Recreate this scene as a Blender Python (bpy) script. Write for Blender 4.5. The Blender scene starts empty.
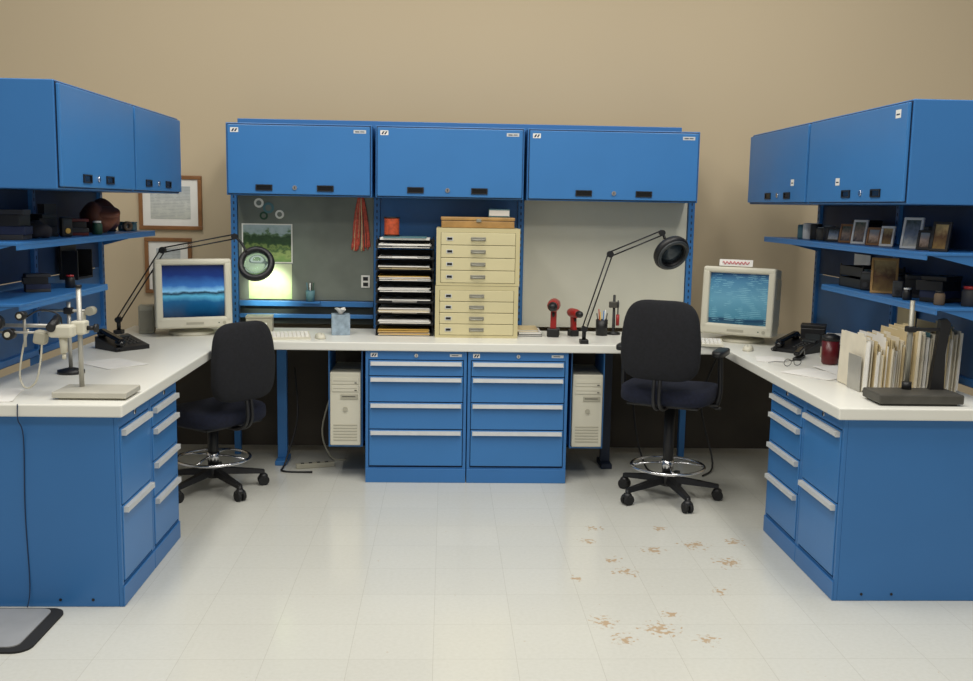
import bpy,bmesh,math,random
from mathutils import Vector as V, Matrix
random.seed(7)
SC=bpy.context.scene
COL=SC.collection
def lin(c):
    o=[]
    for x in c:
        x=x/255.0
        o.append(x/12.92 if x<=.04045 else ((x+.055)/1.055)**2.4)
    return o
# ---------------------------------------------------------------- materials
def mat(name,c,rough=.5,metal=0,var=.05,scale=6,bump=0,spec=.5,emit=0,alpha=1):
    m=bpy.data.materials.new(name);m.use_nodes=True
    nt=m.node_tree;b=nt.nodes['Principled BSDF']
    l=lin(c)
    tc=nt.nodes.new('ShaderNodeTexCoord')
    nz=nt.nodes.new('ShaderNodeTexNoise');nz.inputs['Scale'].default_value=scale;nz.inputs['Detail'].default_value=3
    nt.links.new(tc.outputs['Object'],nz.inputs['Vector'])
    r=nt.nodes.new('ShaderNodeValToRGB')
    r.color_ramp.elements[0].position=.3;r.color_ramp.elements[1].position=.7
    r.color_ramp.elements[0].color=[x*(1-var) for x in l]+[1]
    r.color_ramp.elements[1].color=[min(1,x*(1+var)) for x in l]+[1]
    nt.links.new(nz.outputs['Fac'],r.inputs['Fac'])
    nt.links.new(r.outputs['Color'],b.inputs['Base Color'])
    b.inputs['Roughness'].default_value=rough;b.inputs['Metallic'].default_value=metal
    b.inputs['Specular IOR Level'].default_value=spec
    if bump:
        n2=nt.nodes.new('ShaderNodeTexNoise');n2.inputs['Scale'].default_value=scale*30
        nt.links.new(tc.outputs['Object'],n2.inputs['Vector'])
        bp=nt.nodes.new('ShaderNodeBump');bp.inputs['Strength'].default_value=bump;bp.inputs['Distance'].default_value=.002
        nt.links.new(n2.outputs['Fac'],bp.inputs['Height']);nt.links.new(bp.outputs['Normal'],b.inputs['Normal'])
    if emit:
        nt.links.new(r.outputs['Color'],b.inputs['Emission Color']);b.inputs['Emission Strength'].default_value=emit
    return m
def rampmat(name,stops,rough=.3,emit=0,noise=.15,nscale=5,axis='Z',lines=0,linecol=(40,40,40),spec=.4,thr=.42,dist=0):
    """vertical colour bands (a printed picture or a screen image) broken up with noise"""
    m=bpy.data.materials.new(name);m.use_nodes=True
    nt=m.node_tree;b=nt.nodes['Principled BSDF'];L=nt.links.new
    tc=nt.nodes.new('ShaderNodeTexCoord');sx=nt.nodes.new('ShaderNodeSeparateXYZ')
    L(tc.outputs['Generated'],sx.inputs[0])
    nz=nt.nodes.new('ShaderNodeTexNoise');nz.inputs['Scale'].default_value=nscale;nz.inputs['Detail'].default_value=5;L(tc.outputs['Generated'],nz.inputs['Vector'])
    ma=nt.nodes.new('ShaderNodeMath');ma.operation='MULTIPLY_ADD';L(nz.outputs['Fac'],ma.inputs[0]);ma.inputs[1].default_value=noise
    L(sx.outputs[axis],ma.inputs[2])
    mb=nt.nodes.new('ShaderNodeMath');mb.operation='SUBTRACT';L(ma.outputs[0],mb.inputs[0]);mb.inputs[1].default_value=noise*.5
    r=nt.nodes.new('ShaderNodeValToRGB');L(mb.outputs[0],r.inputs['Fac'])
    els=r.color_ramp.elements
    els[0].position=stops[0][0];els[0].color=lin(stops[0][1])+[1]
    els[1].position=stops[-1][0];els[1].color=lin(stops[-1][1])+[1]
    for p,c in stops[1:-1]:
        e=els.new(p);e.color=lin(c)+[1]
    out=r.outputs['Color']
    if lines:
        w=nt.nodes.new('ShaderNodeTexWave');w.bands_direction='Z';w.inputs['Scale'].default_value=lines
        w.inputs['Distortion'].default_value=dist;L(tc.outputs['Generated'],w.inputs['Vector'])
        n3=nt.nodes.new('ShaderNodeTexNoise');n3.inputs['Scale'].default_value=6;L(tc.outputs['Generated'],n3.inputs['Vector'])
        mm=nt.nodes.new('ShaderNodeMath');mm.operation='MULTIPLY';L(w.outputs['Fac'],mm.inputs[0]);L(n3.outputs['Fac'],mm.inputs[1])
        gt=nt.nodes.new('ShaderNodeMath');gt.operation='GREATER_THAN';gt.inputs[1].default_value=thr;L(mm.outputs[0],gt.inputs[0])
        mx=nt.nodes.new('ShaderNodeMix');mx.data_type='RGBA'
        L(gt.outputs[0],mx.inputs[0]);L(out,mx.inputs[6]);mx.inputs[7].default_value=lin(linecol)+[1]
        out=mx.outputs[2]
    L(out,b.inputs['Base Color']);b.inputs['Roughness'].default_value=rough;b.inputs['Specular IOR Level'].default_value=spec
    if emit:
        L(out,b.inputs['Emission Color']);b.inputs['Emission Strength'].default_value=emit
    return m
BLUE=mat('blue_enamel',(52,113,175),.38,var=.03,scale=3)
BLUE2=mat('blue_enamel_drawer',(56,119,181),.36,var=.03,scale=3)
BLUED=mat('blue_shadow_gap',(18,40,72),.6)
SILV=mat('brushed_aluminium',(206,208,207),.4,.2,var=.04,scale=20)
DULL=mat('dull_nickel',(150,148,136),.4,.4,var=.08,scale=20)
CHROME=mat('chrome',(215,215,218),.15,1)
STEEL=mat('machined_steel',(182,180,172),.38,.45,var=.06,scale=12)
DSTEEL=mat('dark_cast_iron',(82,80,74),.5,.4,var=.15,scale=14,bump=.2)
LAM=mat('white_laminate',(228,227,218),.35,var=.02,scale=2)
BLACK=mat('black_plastic',(22,22,24),.45,var=.2)
BLACKG=mat('glossy_black',(14,14,16),.2)
RUB=mat('black_rubber',(26,26,27),.8)
FAB=mat('black_fabric',(21,22,27),.95,var=.25,scale=60,bump=.4)
FABB=mat('dark_navy_fabric',(20,25,44),.95,var=.25,scale=60,bump=.4)
BEIGE=mat('beige_plastic',(208,204,186),.5,var=.03)
BEIGE2=mat('beige_plastic_shade',(172,168,150),.55,var=.03)
CREAM=mat('cream_steel',(200,189,145),.42,var=.03)
CREAM2=mat('cream_steel_drawer',(208,198,156),.42,var=.03)
WHITE=mat('white_paper',(230,228,222),.8,var=.03,scale=15)
IVORY=mat('aged_paper',(222,214,194),.85,var=.06,scale=12)
MANILA=mat('manila_card',(208,190,148),.8,var=.06)
YEL=mat('yellow_paper',(210,170,84),.8)
RED=mat('red_plastic',(158,34,30),.35)
REDD=mat('dark_red',(92,20,24),.3)
ORG=mat('orange_cord',(186,78,42),.7,var=.3,scale=50)
TASS=mat('red_orange_ribbon',(196,84,66),.7,var=.35,scale=60)
WOOD=mat('tan_wood',(166,128,74),.45,var=.22,scale=10)
WOODD=mat('frame_wood',(134,92,54),.4,var=.2,scale=12)
BROWN=mat('brown_leather',(112,64,44),.6,var=.35,scale=12)
GREEN=mat('green_plastic',(38,76,56),.5)
TEAL=mat('teal_card',(84,124,132),.6)
TISS=mat('pale_blue_carton',(146,164,178),.7,var=.25,scale=30)
GREYP=mat('galvanised_board',(118,124,116),.36,.3,var=.22,scale=3.5)
CRPAN=mat('ivory_board',(200,199,184),.5,var=.02)
PINK=mat('pink_red_ink',(205,60,80),.6)
GLASS=mat('picture_glass_dark',(60,64,66),.12)
def lensmat(name,c):
    m=bpy.data.materials.new(name);m.use_nodes=True;nt=m.node_tree
    b=nt.nodes['Principled BSDF'];b.inputs['Transmission Weight'].default_value=.9;b.inputs['IOR'].default_value=1.08;b.inputs['Base Color'].default_value=c
    n=nt.nodes.new('ShaderNodeTexNoise');n.inputs['Scale'].default_value=4
    r=nt.nodes.new('ShaderNodeMapRange');r.inputs['To Min'].default_value=.02;r.inputs['To Max'].default_value=.06
    nt.links.new(n.outputs['Fac'],r.inputs['Value']);nt.links.new(r.outputs[0],b.inputs['Roughness']);return m
LENS=lensmat('lens_glass',(.7,.85,.85,1))
LENSD=mat('dusty_dark_lens',(62,74,82),.10,.2,var=.3,scale=5)
# ---------------------------------------------------------------- mesh builder
class M:
    def __init__(s,*mats):
        s.v=[];s.f=[];s.mi=[];s.sm=[];s.mats=list(mats);s.cur=0;s.T=Matrix.Identity(4)
    def m(s,i): s.cur=i;return s
    def add(s,vs,fs,sm=False):
        b=len(s.v)
        s.v+=[tuple(s.T@V(v)) for v in vs]
        for k,f in enumerate(fs):
            s.f.append(tuple(b+i for i in f));s.mi.append(s.cur)
            s.sm.append(sm if isinstance(sm,bool) else sm[k])
        return s
    def box(s,x0,x1,y0,y1,z0,z1,b=0,R=None,seg=2):
        cx,cy,cz=(x0+x1)/2,(y0+y1)/2,(z0+z1)/2
        dx,dy,dz=abs(x1-x0),abs(y1-y0),abs(z1-z0)
        c=V((cx,cy,cz))
        b=min(b,dx*.45,dy*.45,dz*.45)
        if b<=0:
            vs=[V((sx*dx/2,sy*dy/2,sz*dz/2)) for sx in(-1,1) for sy in(-1,1) for sz in(-1,1)]
            fs=[(0,1,3,2),(4,6,7,5),(0,4,5,1),(2,3,7,6),(0,2,6,4),(1,5,7,3)]
        else:
            bm=bmesh.new();bmesh.ops.create_cube(bm,size=1)
            for v in bm.verts: v.co=V((v.co.x*dx,v.co.y*dy,v.co.z*dz))
            bmesh.ops.bevel(bm,geom=bm.edges[:],offset=b,segments=seg,profile=.5,affect='EDGES')
            bm.verts.index_update()
            vs=[v.co.copy() for v in bm.verts];fs=[tuple(v.index for v in f.verts) for f in bm.faces];bm.free()
        if R is not None: vs=[R@v for v in vs]
        return s.add([c+v for v in vs],fs,False)
    def cyl(s,p0,p1,r,r1=None,n=16):
        p0=V(p0);p1=V(p1);r1=r if r1 is None else r1
        d=(p1-p0).normalized();a=d.orthogonal().normalized();b=d.cross(a)
        vs=[];
        for p,q in((p0,r),(p1,r1)):
            for i in range(n):
                t=2*math.pi*i/n;vs.append(p+(a*math.cos(t)+b*math.sin(t))*q)
        fs=[(i,(i+1)%n,n+(i+1)%n,n+i) for i in range(n)]
        sm=[True]*n
        fs.append(tuple(range(n-1,-1,-1)));fs.append(tuple(range(n,2*n)));sm+=[False,False]
        return s.add(vs,fs,sm)
    def tube(s,pts,r,n=8,sub=0,closed=False):
        P=[V(p) for p in pts]
        if sub:
            Q=[];N=len(P)
            rng=range(N if closed else N-1)
            for i in rng:
                g=(lambda k:P[k%N]) if closed else (lambda k:P[max(0,min(N-1,k))])
                a,b,c,d=g(i-1),g(i),g(i+1),g(i+2)
                for k in range(sub):
                    t=k/sub
                    Q.append(.5*((2*b)+(c-a)*t+(2*a-5*b+4*c-d)*t*t+(3*b-a-3*c+d)*t**3))
            if not closed: Q.append(P[-1])
            P=Q
        N=len(P);vs=[];prev=None
        for i,p in enumerate(P):
            if closed: d=(P[(i+1)%N]-P[i-1]).normalized()
            else: d=(P[min(N-1,i+1)]-P[max(0,i-1)]).normalized()
            if prev is None: a=d.orthogonal().normalized()
            else:
                a=prev-d*prev.dot(d)
                a=a.normalized() if a.length>1e-6 else d.orthogonal().normalized()
            prev=a;b=d.cross(a)
            for k in range(n):
                t=2*math.pi*k/n;vs.append(p+(a*math.cos(t)+b*math.sin(t))*r)
        fs=[];sm=[]
        for i in range(N if closed else N-1):
            j=(i+1)%N
            for k in range(n):
                fs.append((i*n+k,i*n+(k+1)%n,j*n+(k+1)%n,j*n+k));sm.append(True)
        if not closed:
            fs.append(tuple(range(n-1,-1,-1)));fs.append(tuple((N-1)*n+k for k in range(n)));sm+=[False,False]
        return s.add(vs,fs,sm)
    def lathe(s,prof,c=(0,0,0),R=None,n=28,closed=False):
        vs=[];c=V(c);K=len(prof)
        for r,z in prof:
            for i in range(n):
                t=2*math.pi*i/n;p=V((r*math.cos(t),r*math.sin(t),z))
                if R is not None:p=R@p
                vs.append(c+p)
        fs=[];sm=[]
        for j in range(K if closed else K-1):
            q=(j+1)%K
            for i in range(n):
                fs.append((j*n+i,j*n+(i+1)%n,q*n+(i+1)%n,q*n+i));sm.append(True)
        if not closed:
            fs.append(tuple(range(n-1,-1,-1)));fs.append(tuple((K-1)*n+i for i in range(n)));sm+=[False,False]
        return s.add(vs,fs,sm)
    def sq(s,c,rad,e1=1,e2=1,n=32,m=16,fn=None,R=None):
        """superellipsoid: e<1 gives a boxy cushion"""
        pw=lambda x,e:math.copysign(abs(x)**e,x)
        vs=[];c=V(c)
        for j in range(m+1):
            ph=-math.pi/2+math.pi*j/m
            for i in range(n):
                t=2*math.pi*i/n
                p=V((rad[0]*pw(math.cos(ph),e1)*pw(math.cos(t),e2),rad[1]*pw(math.cos(ph),e1)*pw(math.sin(t),e2),rad[2]*pw(math.sin(ph),e1)))
                if fn:p=V(fn(p))
                if R is not None:p=R@p
                vs.append(c+p)
        fs=[(j*n+i,j*n+(i+1)%n,(j+1)*n+(i+1)%n,(j+1)*n+i) for j in range(m) for i in range(n)]
        return s.add(vs,fs,True)
    def prism(s,poly,vec):
        n=len(poly);vec=V(vec);vs=[V(p) for p in poly]+[V(p)+vec for p in poly]
        fs=[(i,(i+1)%n,n+(i+1)%n,n+i) for i in range(n)]+[tuple(range(n-1,-1,-1)),tuple(range(n,2*n))]
        return s.add(vs,fs,False)
    def frus(s,a,ya,b,yb):
        """a,b=(x0,x1,z0,z1) rectangles at ya,yb"""
        vs=[(a[0],ya,a[2]),(a[1],ya,a[2]),(a[1],ya,a[3]),(a[0],ya,a[3]),(b[0],yb,b[2]),(b[1],yb,b[2]),(b[1],yb,b[3]),(b[0],yb,b[3])]
        fs=[(0,1,2,3),(7,6,5,4),(0,4,5,1),(1,5,6,2),(2,6,7,3),(3,7,4,0)]
        return s.add(vs,fs,False)
    def obj(s,name,parent=None,loc=(0,0,0),rz=0,label=None,cat=None,group=None,kind=None):
        me=bpy.data.meshes.new(name);me.from_pydata(s.v,[],s.f)
        for q in s.mats: me.materials.append(q)
        me.polygons.foreach_set('material_index',s.mi);me.polygons.foreach_set('use_smooth',s.sm)
        bm=bmesh.new();bm.from_mesh(me);bmesh.ops.remove_doubles(bm,verts=bm.verts,dist=1e-6);bmesh.ops.recalc_face_normals(bm,faces=bm.faces);bm.to_mesh(me);bm.free()
        o=bpy.data.objects.new(name,me);COL.objects.link(o)
        o.location=loc;o.rotation_euler=(0,0,rz)
        if parent: o.parent=parent
        if label:o['label']=label
        if cat:o['category']=cat
        if group:o['group']=group
        if kind:o['kind']=kind
        return o
def thing(name,loc,rz,label,cat,group=None):
    e=bpy.data.objects.new(name,None);e.empty_display_size=.05;COL.objects.link(e)
    e.location=loc;e.rotation_euler=(0,0,rz);e['label']=label;e['category']=cat
    if group:e['group']=group
    return e
def RX(a):return Matrix.Rotation(a,3,'X')
def RY(a):return Matrix.Rotation(a,3,'Y')
def RZ(a):return Matrix.Rotation(a,3,'Z')
H90=math.pi/2
WT=.84   # worktop height
# ---------------------------------------------------------------- room
M(mat('tan_painted_wall',(194,178,150),.85,var=.015,scale=.7,bump=.05,spec=.2)).box(-7,7,6.76,6.9,0,4.6).obj('wall_back',kind='structure')
def floormat():
    m=bpy.data.materials.new('vinyl_tile_floor');m.use_nodes=True
    nt=m.node_tree;b=nt.nodes['Principled BSDF'];L=nt.links.new
    tc=nt.nodes.new('ShaderNodeTexCoord')
    mp=nt.nodes.new('ShaderNodeMapping');mp.inputs['Location'].default_value=(.03+.305*30,-.1+.305*30,0);L(tc.outputs['Object'],mp.inputs[0])
    br=nt.nodes.new('ShaderNodeTexBrick');br.offset=0;br.squash=1
    br.inputs['Scale'].default_value=1;br.inputs['Brick Width'].default_value=.305;br.inputs['Row Height'].default_value=.305
    br.inputs['Mortar Size'].default_value=.0012;br.inputs['Mortar Smooth'].default_value=.6
    br.inputs['Color1'].default_value=lin((208,208,200))+[1];br.inputs['Color2'].default_value=lin((205,205,197))+[1]
    br.inputs['Mortar'].default_value=lin((184,182,172))+[1]
    L(mp.outputs[0],br.inputs['Vector'])
    n1=nt.nodes.new('ShaderNodeTexNoise');n1.inputs['Scale'].default_value=60;n1.inputs['Detail'].default_value=5;L(tc.outputs['Object'],n1.inputs['Vector'])
    r1=nt.nodes.new('ShaderNodeValToRGB');r1.color_ramp.elements[0].position=.3;r1.color_ramp.elements[0].color=(.95,.95,.94,1);r1.color_ramp.elements[1].position=.65;r1.color_ramp.elements[1].color=(1,1,1,1)
    L(n1.outputs['Fac'],r1.inputs[0])
    mx=nt.nodes.new('ShaderNodeMix');mx.data_type='RGBA';mx.blend_type='MULTIPLY';mx.inputs[0].default_value=1
    L(br.outputs['Color'],mx.inputs[6]);L(r1.outputs[0],mx.inputs[7])
    # tan scuff stains where the floor wax has come away
    spots=[(1.24,4.70,.13),(.83,4.33,.10),(.65,3.78,.10),(1.34,4.46,.13),(.86,3.71,.13),(1.02,3.62,.09),(.71,4.75,.08),(.80,4.48,.08),(.93,3.86,.08),(.78,4.95,.08),(1.02,4.62,.10),(.70,3.62,.09),(1.12,4.95,.08),(1.45,4.75,.09),(1.2,4.1,.07),(.60,4.25,.06)]
    acc=None
    for x,y,r in spots:
        d=nt.nodes.new('ShaderNodeVectorMath');d.operation='DISTANCE';L(tc.outputs['Object'],d.inputs[0]);d.inputs[1].default_value=(x,y,0)
        k=nt.nodes.new('ShaderNodeMath');k.operation='MULTIPLY_ADD';L(d.outputs['Value'],k.inputs[0]);k.inputs[1].default_value=-1/r;k.inputs[2].default_value=1;k.use_clamp=True
        if acc is None:acc=k.outputs[0]
        else:
            q=nt.nodes.new('ShaderNodeMath');q.operation='MAXIMUM';L(acc,q.inputs[0]);L(k.outputs[0],q.inputs[1]);acc=q.outputs[0]
    n2=nt.nodes.new('ShaderNodeTexNoise');n2.inputs['Scale'].default_value=42;n2.inputs['Detail'].default_value=6;L(tc.outputs['Object'],n2.inputs['Vector'])
    ms=nt.nodes.new('ShaderNodeMath');ms.operation='MULTIPLY_ADD';L(acc,ms.inputs[0]);ms.inputs[1].default_value=.32;L(n2.outputs['Fac'],ms.inputs[2])
    r2=nt.nodes.new('ShaderNodeValToRGB');r2.color_ramp.elements[0].position=.71;r2.color_ramp.elements[0].color=(0,0,0,1);r2.color_ramp.elements[1].position=.79;r2.color_ramp.elements[1].color=(.75,.75,.75,1)
    L(ms.outputs[0],r2.inputs[0])
    m2=nt.nodes.new('ShaderNodeMix');m2.data_type='RGBA';L(r2.outputs[0],m2.inputs[0]);L(mx.outputs[2],m2.inputs[6]);m2.inputs[7].default_value=lin((178,146,104))+[1]
    L(m2.outputs[2],b.inputs['Base Color'])
    b.inputs['Roughness'].default_value=.17;b.inputs['Specular IOR Level'].default_value=.55
    bp=nt.nodes.new('ShaderNodeBump');bp.inputs['Strength'].default_value=.06;bp.inputs['Distance'].default_value=.01
    n4=nt.nodes.new('ShaderNodeTexNoise');n4.inputs['Scale'].default_value=5;L(tc.outputs['Object'],n4.inputs['Vector'])
    L(n4.outputs['Fac'],bp.inputs['Height']);L(bp.outputs['Normal'],b.inputs['Normal'])
    return m
M(floormat()).box(-7,7,-3,6.9,-.05,0).obj('floor',kind='structure')
M(mat('shade_dark_base',(44,38,32),.6)).box(-7,7,6.752,6.76,0,.10).obj('baseboard_back',kind='structure')  # baseboard painted dark to imitate shade low on the wall
# ---------------------------------------------------------------- furniture
def overhead(loc,rz,w,d,label,group,sticker=True,hpos=(.24,.66),h=.43):
    e=thing('overhead_cabinet',loc,rz,label,'wall cabinet',group)
    b=M(BLUE,BLUED)
    b.box(0,w,0,d,0,h,.004)
    b.m(1).box(.008,w-.008,-.002,.0,.006,h-.006)
    b.obj('body',e)
    dr=M(BLUE2).box(.012,w-.012,-.018,-.003,.010,h-.012,.004).obj('door',e)
    for k in hpos:
        x=w*k
        q=M(BLACK,BLACKG)
        hw,hh=.05,.018
        q.box(x-hw,x+hw,-.024,-.018,.030,.036).box(x-hw,x+hw,-.024,-.018,.060,.066)
        q.box(x-hw,x-hw+.007,-.024,-.018,.036,.060).box(x+hw-.007,x+hw,-.024,-.018,.036,.060)
        q.m(1).box(x-hw+.007,x+hw-.007,-.0195,-.018,.036,.060)
        q.obj('handle',dr,label='black recessed pull')
    x=w*sum(hpos)/2
    M(CHROME,BLACK).cyl((x,-.018,.05),(x,-.024,.05),.014).m(1).box(x-.002,x+.002,-.0247,-.024,.043,.057).obj('lock',dr,label='round chrome key lock')
    if sticker is True:
        M(WHITE,BLUED).box(.030,.078,-.0188,-.018,h-.058,h-.030).m(1).prism([(.036,-.0194,h-.053),(.046,-.0194,h-.053),(.056,-.0194,h-.036),(.046,-.0194,h-.036)],(0,.0006,0)).prism([(.053,-.0194,h-.053),(.063,-.0194,h-.053),(.073,-.0194,h-.036),(.063,-.0194,h-.036)],(0,.0006,0)).obj('sticker',dr,label='white sticker with slanted blue logo bars')
        M(SILV,BLUED).box(w-.11,w-.035,-.0188,-.018,h-.052,h-.032).m(1).box(w-.10,w-.075,-.0192,-.0186,h-.046,h-.040).box(w-.070,w-.045,-.0192,-.0186,h-.045,h-.040).obj('sticker',dr,label='small silver printed sticker')
    elif sticker:
        for x,z in sticker:
            M(WHITE,BLUED).box(x,x+.05,-.0188,-.018,z,z+.035).m(1).box(x+.008,x+.04,-.0192,-.0186,z+.012,z+.018).obj('sticker',dr,label='small white sticker')
    return e
OZ=1.675
g='blue overhead cabinets on the far wall'
for i,(a,b) in enumerate([(-1.325,-.452),(-.432,.468),(.486,1.54)]):
    overhead((a,6.15,OZ),0,b-a,.2895,['blue steel overhead cabinet above pinboard and monitor','blue steel overhead cabinet above paper trays and cream drawers','wide blue steel overhead cabinet above ivory backboard'][i],g,hpos=[(.26,.68),(.27,.70),(.33,.68)][i])
g='blue overhead cabinets over the side worktops'
overhead((-1.56,4.12,OZ),H90,.97,.4385,'blue steel overhead cabinet above measuring instrument worktop',g,False,(.30,.60))
overhead((-1.56,5.095,OZ),H90,.87,.4385,'blue steel overhead cabinet beside framed certificate',g,False,(.24,.66))
overhead((1.92,6.33,OZ),-H90,1.04,.4385,'blue steel overhead cabinet above corner with tube monitor',g,[(.80,.10)],(.40,.72))
overhead((1.92,5.285,OZ),-H90,1.145,.4385,'blue steel overhead cabinet above row of file folders',g,[(.40,.09),(1.02,.36)],(.47,.76))
def drawercab(loc,rz,w,d,drs,label,group,h=.787,sticker=False,bolts=False):
    e=thing('drawer_cabinet',loc,rz,label,'drawer cabinet',group)
    b=M(BLUE,BLUED)
    b.box(0,w,.016,d,0,h,.003)
    b.box(0,.018,0,.016,0,h,.002).box(w-.018,w,0,.016,0,h,.002)
    b.box(.018,w-.018,.001,.016,.738,h).box(.018,w-.018,.003,.016,0,.092)
    b.m(1).box(.018,w-.018,.013,.016,.092,.738)
    b.obj('body',e)
    M(BLUE).box(.0,w,-.006,.0,.0,.085,.003).obj('plinth',e)
    M(CHROME,BLACK).cyl((w*.5,0.001,.763),(w*.5,-.005,.763),.011).m(1).box(w*.5-.0015,w*.5+.0015,-.006,-.005,.756,.770).obj('lock',e,label='round chrome key lock')
    if sticker:
        M(WHITE,BLUED).box(.03,.070,-.0002,.001,.752,.776).m(1).prism([(.034,-.0008,.756),(.043,-.0008,.756),(.052,-.0008,.772),(.043,-.0008,.772)],(0,.0006,0)).prism([(.049,-.0008,.756),(.057,-.0008,.756),(.066,-.0008,.772),(.058,-.0008,.772)],(0,.0006,0)).obj('sticker',e,label='white sticker with slanted blue logo bars')
        M(SILV,BLUED).box(w-.10,w-.03,-.0002,.001,.757,.773).m(1).box(w-.09,w-.05,-.0006,-.0002,.763,.767).obj('sticker',e,label='small silver printed sticker')
    for z0,z1 in drs:
        dd=M(BLUE2).box(.022,w-.022,-.004,.012,z0+.003,z1-.003,.003).obj('drawer',e)
        hz=z1-.022
        q=M(SILV)
        x0,x1=.035,w-.035
        q.prism([(x0,-.004,hz+.013),(x0,-.020,hz+.010),(x0,-.024,hz-.008),(x0,-.020,hz-.008),(x0,-.016,hz+.004),(x0,-.004,hz+.006)],(x1-x0,0,0))
        q.box(x0,x1,-.006,-.004,hz-.008,hz+.013)
        q.box(x0-.004,x0,-.024,-.004,hz-.010,hz+.014).box(x1,x1+.004,-.024,-.004,hz-.010,hz+.014)
        q.obj('handle',dd,label='full width silver label-holder pull')
    if bolts:
        for yy in (.12,.25):
            M(BLACK).cyl((-.0005 if rz>0 else w+.0005,yy,.03),(-.002 if rz>0 else w+.002,yy,.03),.006,n=10).obj('bolt',e)
    return e
D4=[(.64,.735),(.485,.64),(.322,.485),(.10,.322)]
D2=[(.418,.735),(.10,.418)]
g='blue drawer cabinets under the far worktop'
drawercab((-.462,5.79,0),0,.592,.62,D4,'blue four-drawer steel cabinet beside a hung computer tower',g,sticker=True)
drawercab((.136,5.79,0),0,.592,.62,D4,'blue four-drawer steel cabinet under the far white worktop',g,sticker=True)
g='blue drawer cabinets under the side worktops'
drawercab((-1.29,3.93,0),H90,.428,.68,D2,'blue two-drawer file cabinet at end of instrument worktop',g,bolts=True)
drawercab((-1.29,4.362,0),H90,.428,.68,D4,'blue four-drawer cabinet next to a black drafting chair',g)
drawercab((1.66,4.458,0),-H90,.458,.68,D2,'blue two-drawer file cabinet at end of folder worktop',g,bolts=True)
drawercab((1.66,4.93,0),-H90,.468,.68,D4,'blue four-drawer cabinet under the worktop with folders',g)
# worktops
g='white laminate worktops'
M(LAM).box(-1.985,-1.26,3.895,6.42,.79,WT,.006).obj('worktop',label='white laminate side worktop carrying measuring instrument and phone',cat='worktop',group=g)
M(LAM).box(1.62,2.345,3.965,6.42,.79,WT,.006).obj('worktop',label='white laminate side worktop carrying folders and telephone',cat='worktop',group=g)
M(LAM).box(-1.258,1.618,5.77,6.42,.79,WT,.006).obj('worktop',label='long white laminate worktop over blue drawer cabinets',cat='worktop',group=g)
# frames -----------------------------------------------------------
def post(q,x,y,z0,z1,w=.04,d=.045,slots=True):
    q.m(0).box(x-w/2,x+w/2,y,y+d,z0,z1,.003)
    if slots:
        q.m(1)
        z=max(z0+.06,.86)
        while z<z1-.03:
            q.box(x-.004,x+.004,y-.0008,y+.002,z,z+.018)
            z+=.04
e=thing('wall_rack',(0,6.44,0),0,'blue steel upright rack holding backboards above worktop','panel rack')
for x in (-1.345,-.442,.477,1.58):
    q=M(BLUE,BLUED);post(q,x,0,0,2.10);q.obj('post',e)
M(BLUE).box(-1.32,1.50,.03,.09,2.105,2.155,.003).obj('top_rail',e)
M(GREYP).box(-1.322,-.465,.02,.03,1.015,2.0).obj('backboard',e,label='dull galvanised magnetic board')
M(BLUE).box(-.42,.455,.02,.03,.86,2.0).obj('backboard',e,label='blue steel panel')
M(CRPAN).box(.50,1.555,.02,.03,.86,2.0).obj('backboard',e,label='ivory board')
M(BLUE).box(-1.322,-.465,.0,.03,.975,1.01,.003).box(-1.322,-.465,.0,.03,.90,.925,.003).obj('rail',e)
M(mat('gap_shade',(42,48,46),.7)).box(-1.322,-.465,.031,.036,.86,1.0).obj('backboard',e,label='dark sheet standing in for shade between rails')  # dark sheet paints the shade in the gap below the metal board
M(mat('underdesk_shade',(58,52,44),.8,var=.2,scale=3)).box(-1.9,2.3,.05,.06,.05,.78).obj('shade_panel',e,label='added dark sheet standing in for shade below worktop')  # added panel, coloured dark like the shade under the worktop
for sgn,X,Y0,Y1,name in ((-1,-2.0,4.0,5.96,'blue steel shelf rack beside instrument worktop'),(1,2.36,4.05,6.33,'blue steel shelf rack beside folder worktop')):
    e=thing('shelving_rack',(X,Y0,0),H90 if sgn<0 else -H90,name,'shelving rack','blue side shelving racks')
    Lh=Y1-Y0
    d=1 if sgn<0 else -1
    for t in (.02,Lh*.5,Lh-.02):
        q=M(BLUE,BLUED);post(q,d*t,0,0,2.09);q.obj('post',e)
    a,b=sorted((d*.04,d*(Lh-.04)))
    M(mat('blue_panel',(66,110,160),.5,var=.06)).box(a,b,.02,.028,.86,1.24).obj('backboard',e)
    M(mat('shaded_blue_panel',(38,66,104),.6,var=.10)).box(a,b,.02,.028,1.245,2.0).obj('backboard',e)  # upper board in darker blue, shade inside the shelves put into its colour
    M(BLUE).box(a,b,0.0,.03,.87,.90,.003).obj('rail',e)
def shelf(x0,x1,y0,y1,z,label):
    q=M(BLUE,BLUED)
    q.box(x0,x1,y0,y1,z-.012,z,.002)
    if x0<0: q.box(x1-.004,x1,y0,y1,z-.030,z-.012)
    else: q.box(x0,x0+.004,y0,y1,z-.030,z-.012)
    o=q.obj('shelf',label=label,cat='shelf',group='blue steel side shelves')
    for y in (y0+.005,y1-.012):
        if x0<0: M(BLUE).prism([(x0,y,z-.012),(x1-.02,y,z-.012),(x0,y,z-.09)],(0,.004,0)).obj('bracket',o)
        else: M(BLUE).prism([(x1,y,z-.012),(x0+.02,y,z-.012),(x1,y,z-.09)],(0,.004,0)).obj('bracket',o)
shelf(-1.998,-1.70,4.05,5.95,1.46,'upper blue steel shelf with dark clutter and leather pouch')
shelf(-1.998,-1.70,4.05,5.10,1.215,'lower blue steel shelf above measuring instrument')
shelf(2.0,2.358,4.1,6.25,1.475,'upper blue steel shelf with small photo frames')
shelf(2.06,2.358,4.1,5.40,1.245,'lower blue steel shelf above file folders')
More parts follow.
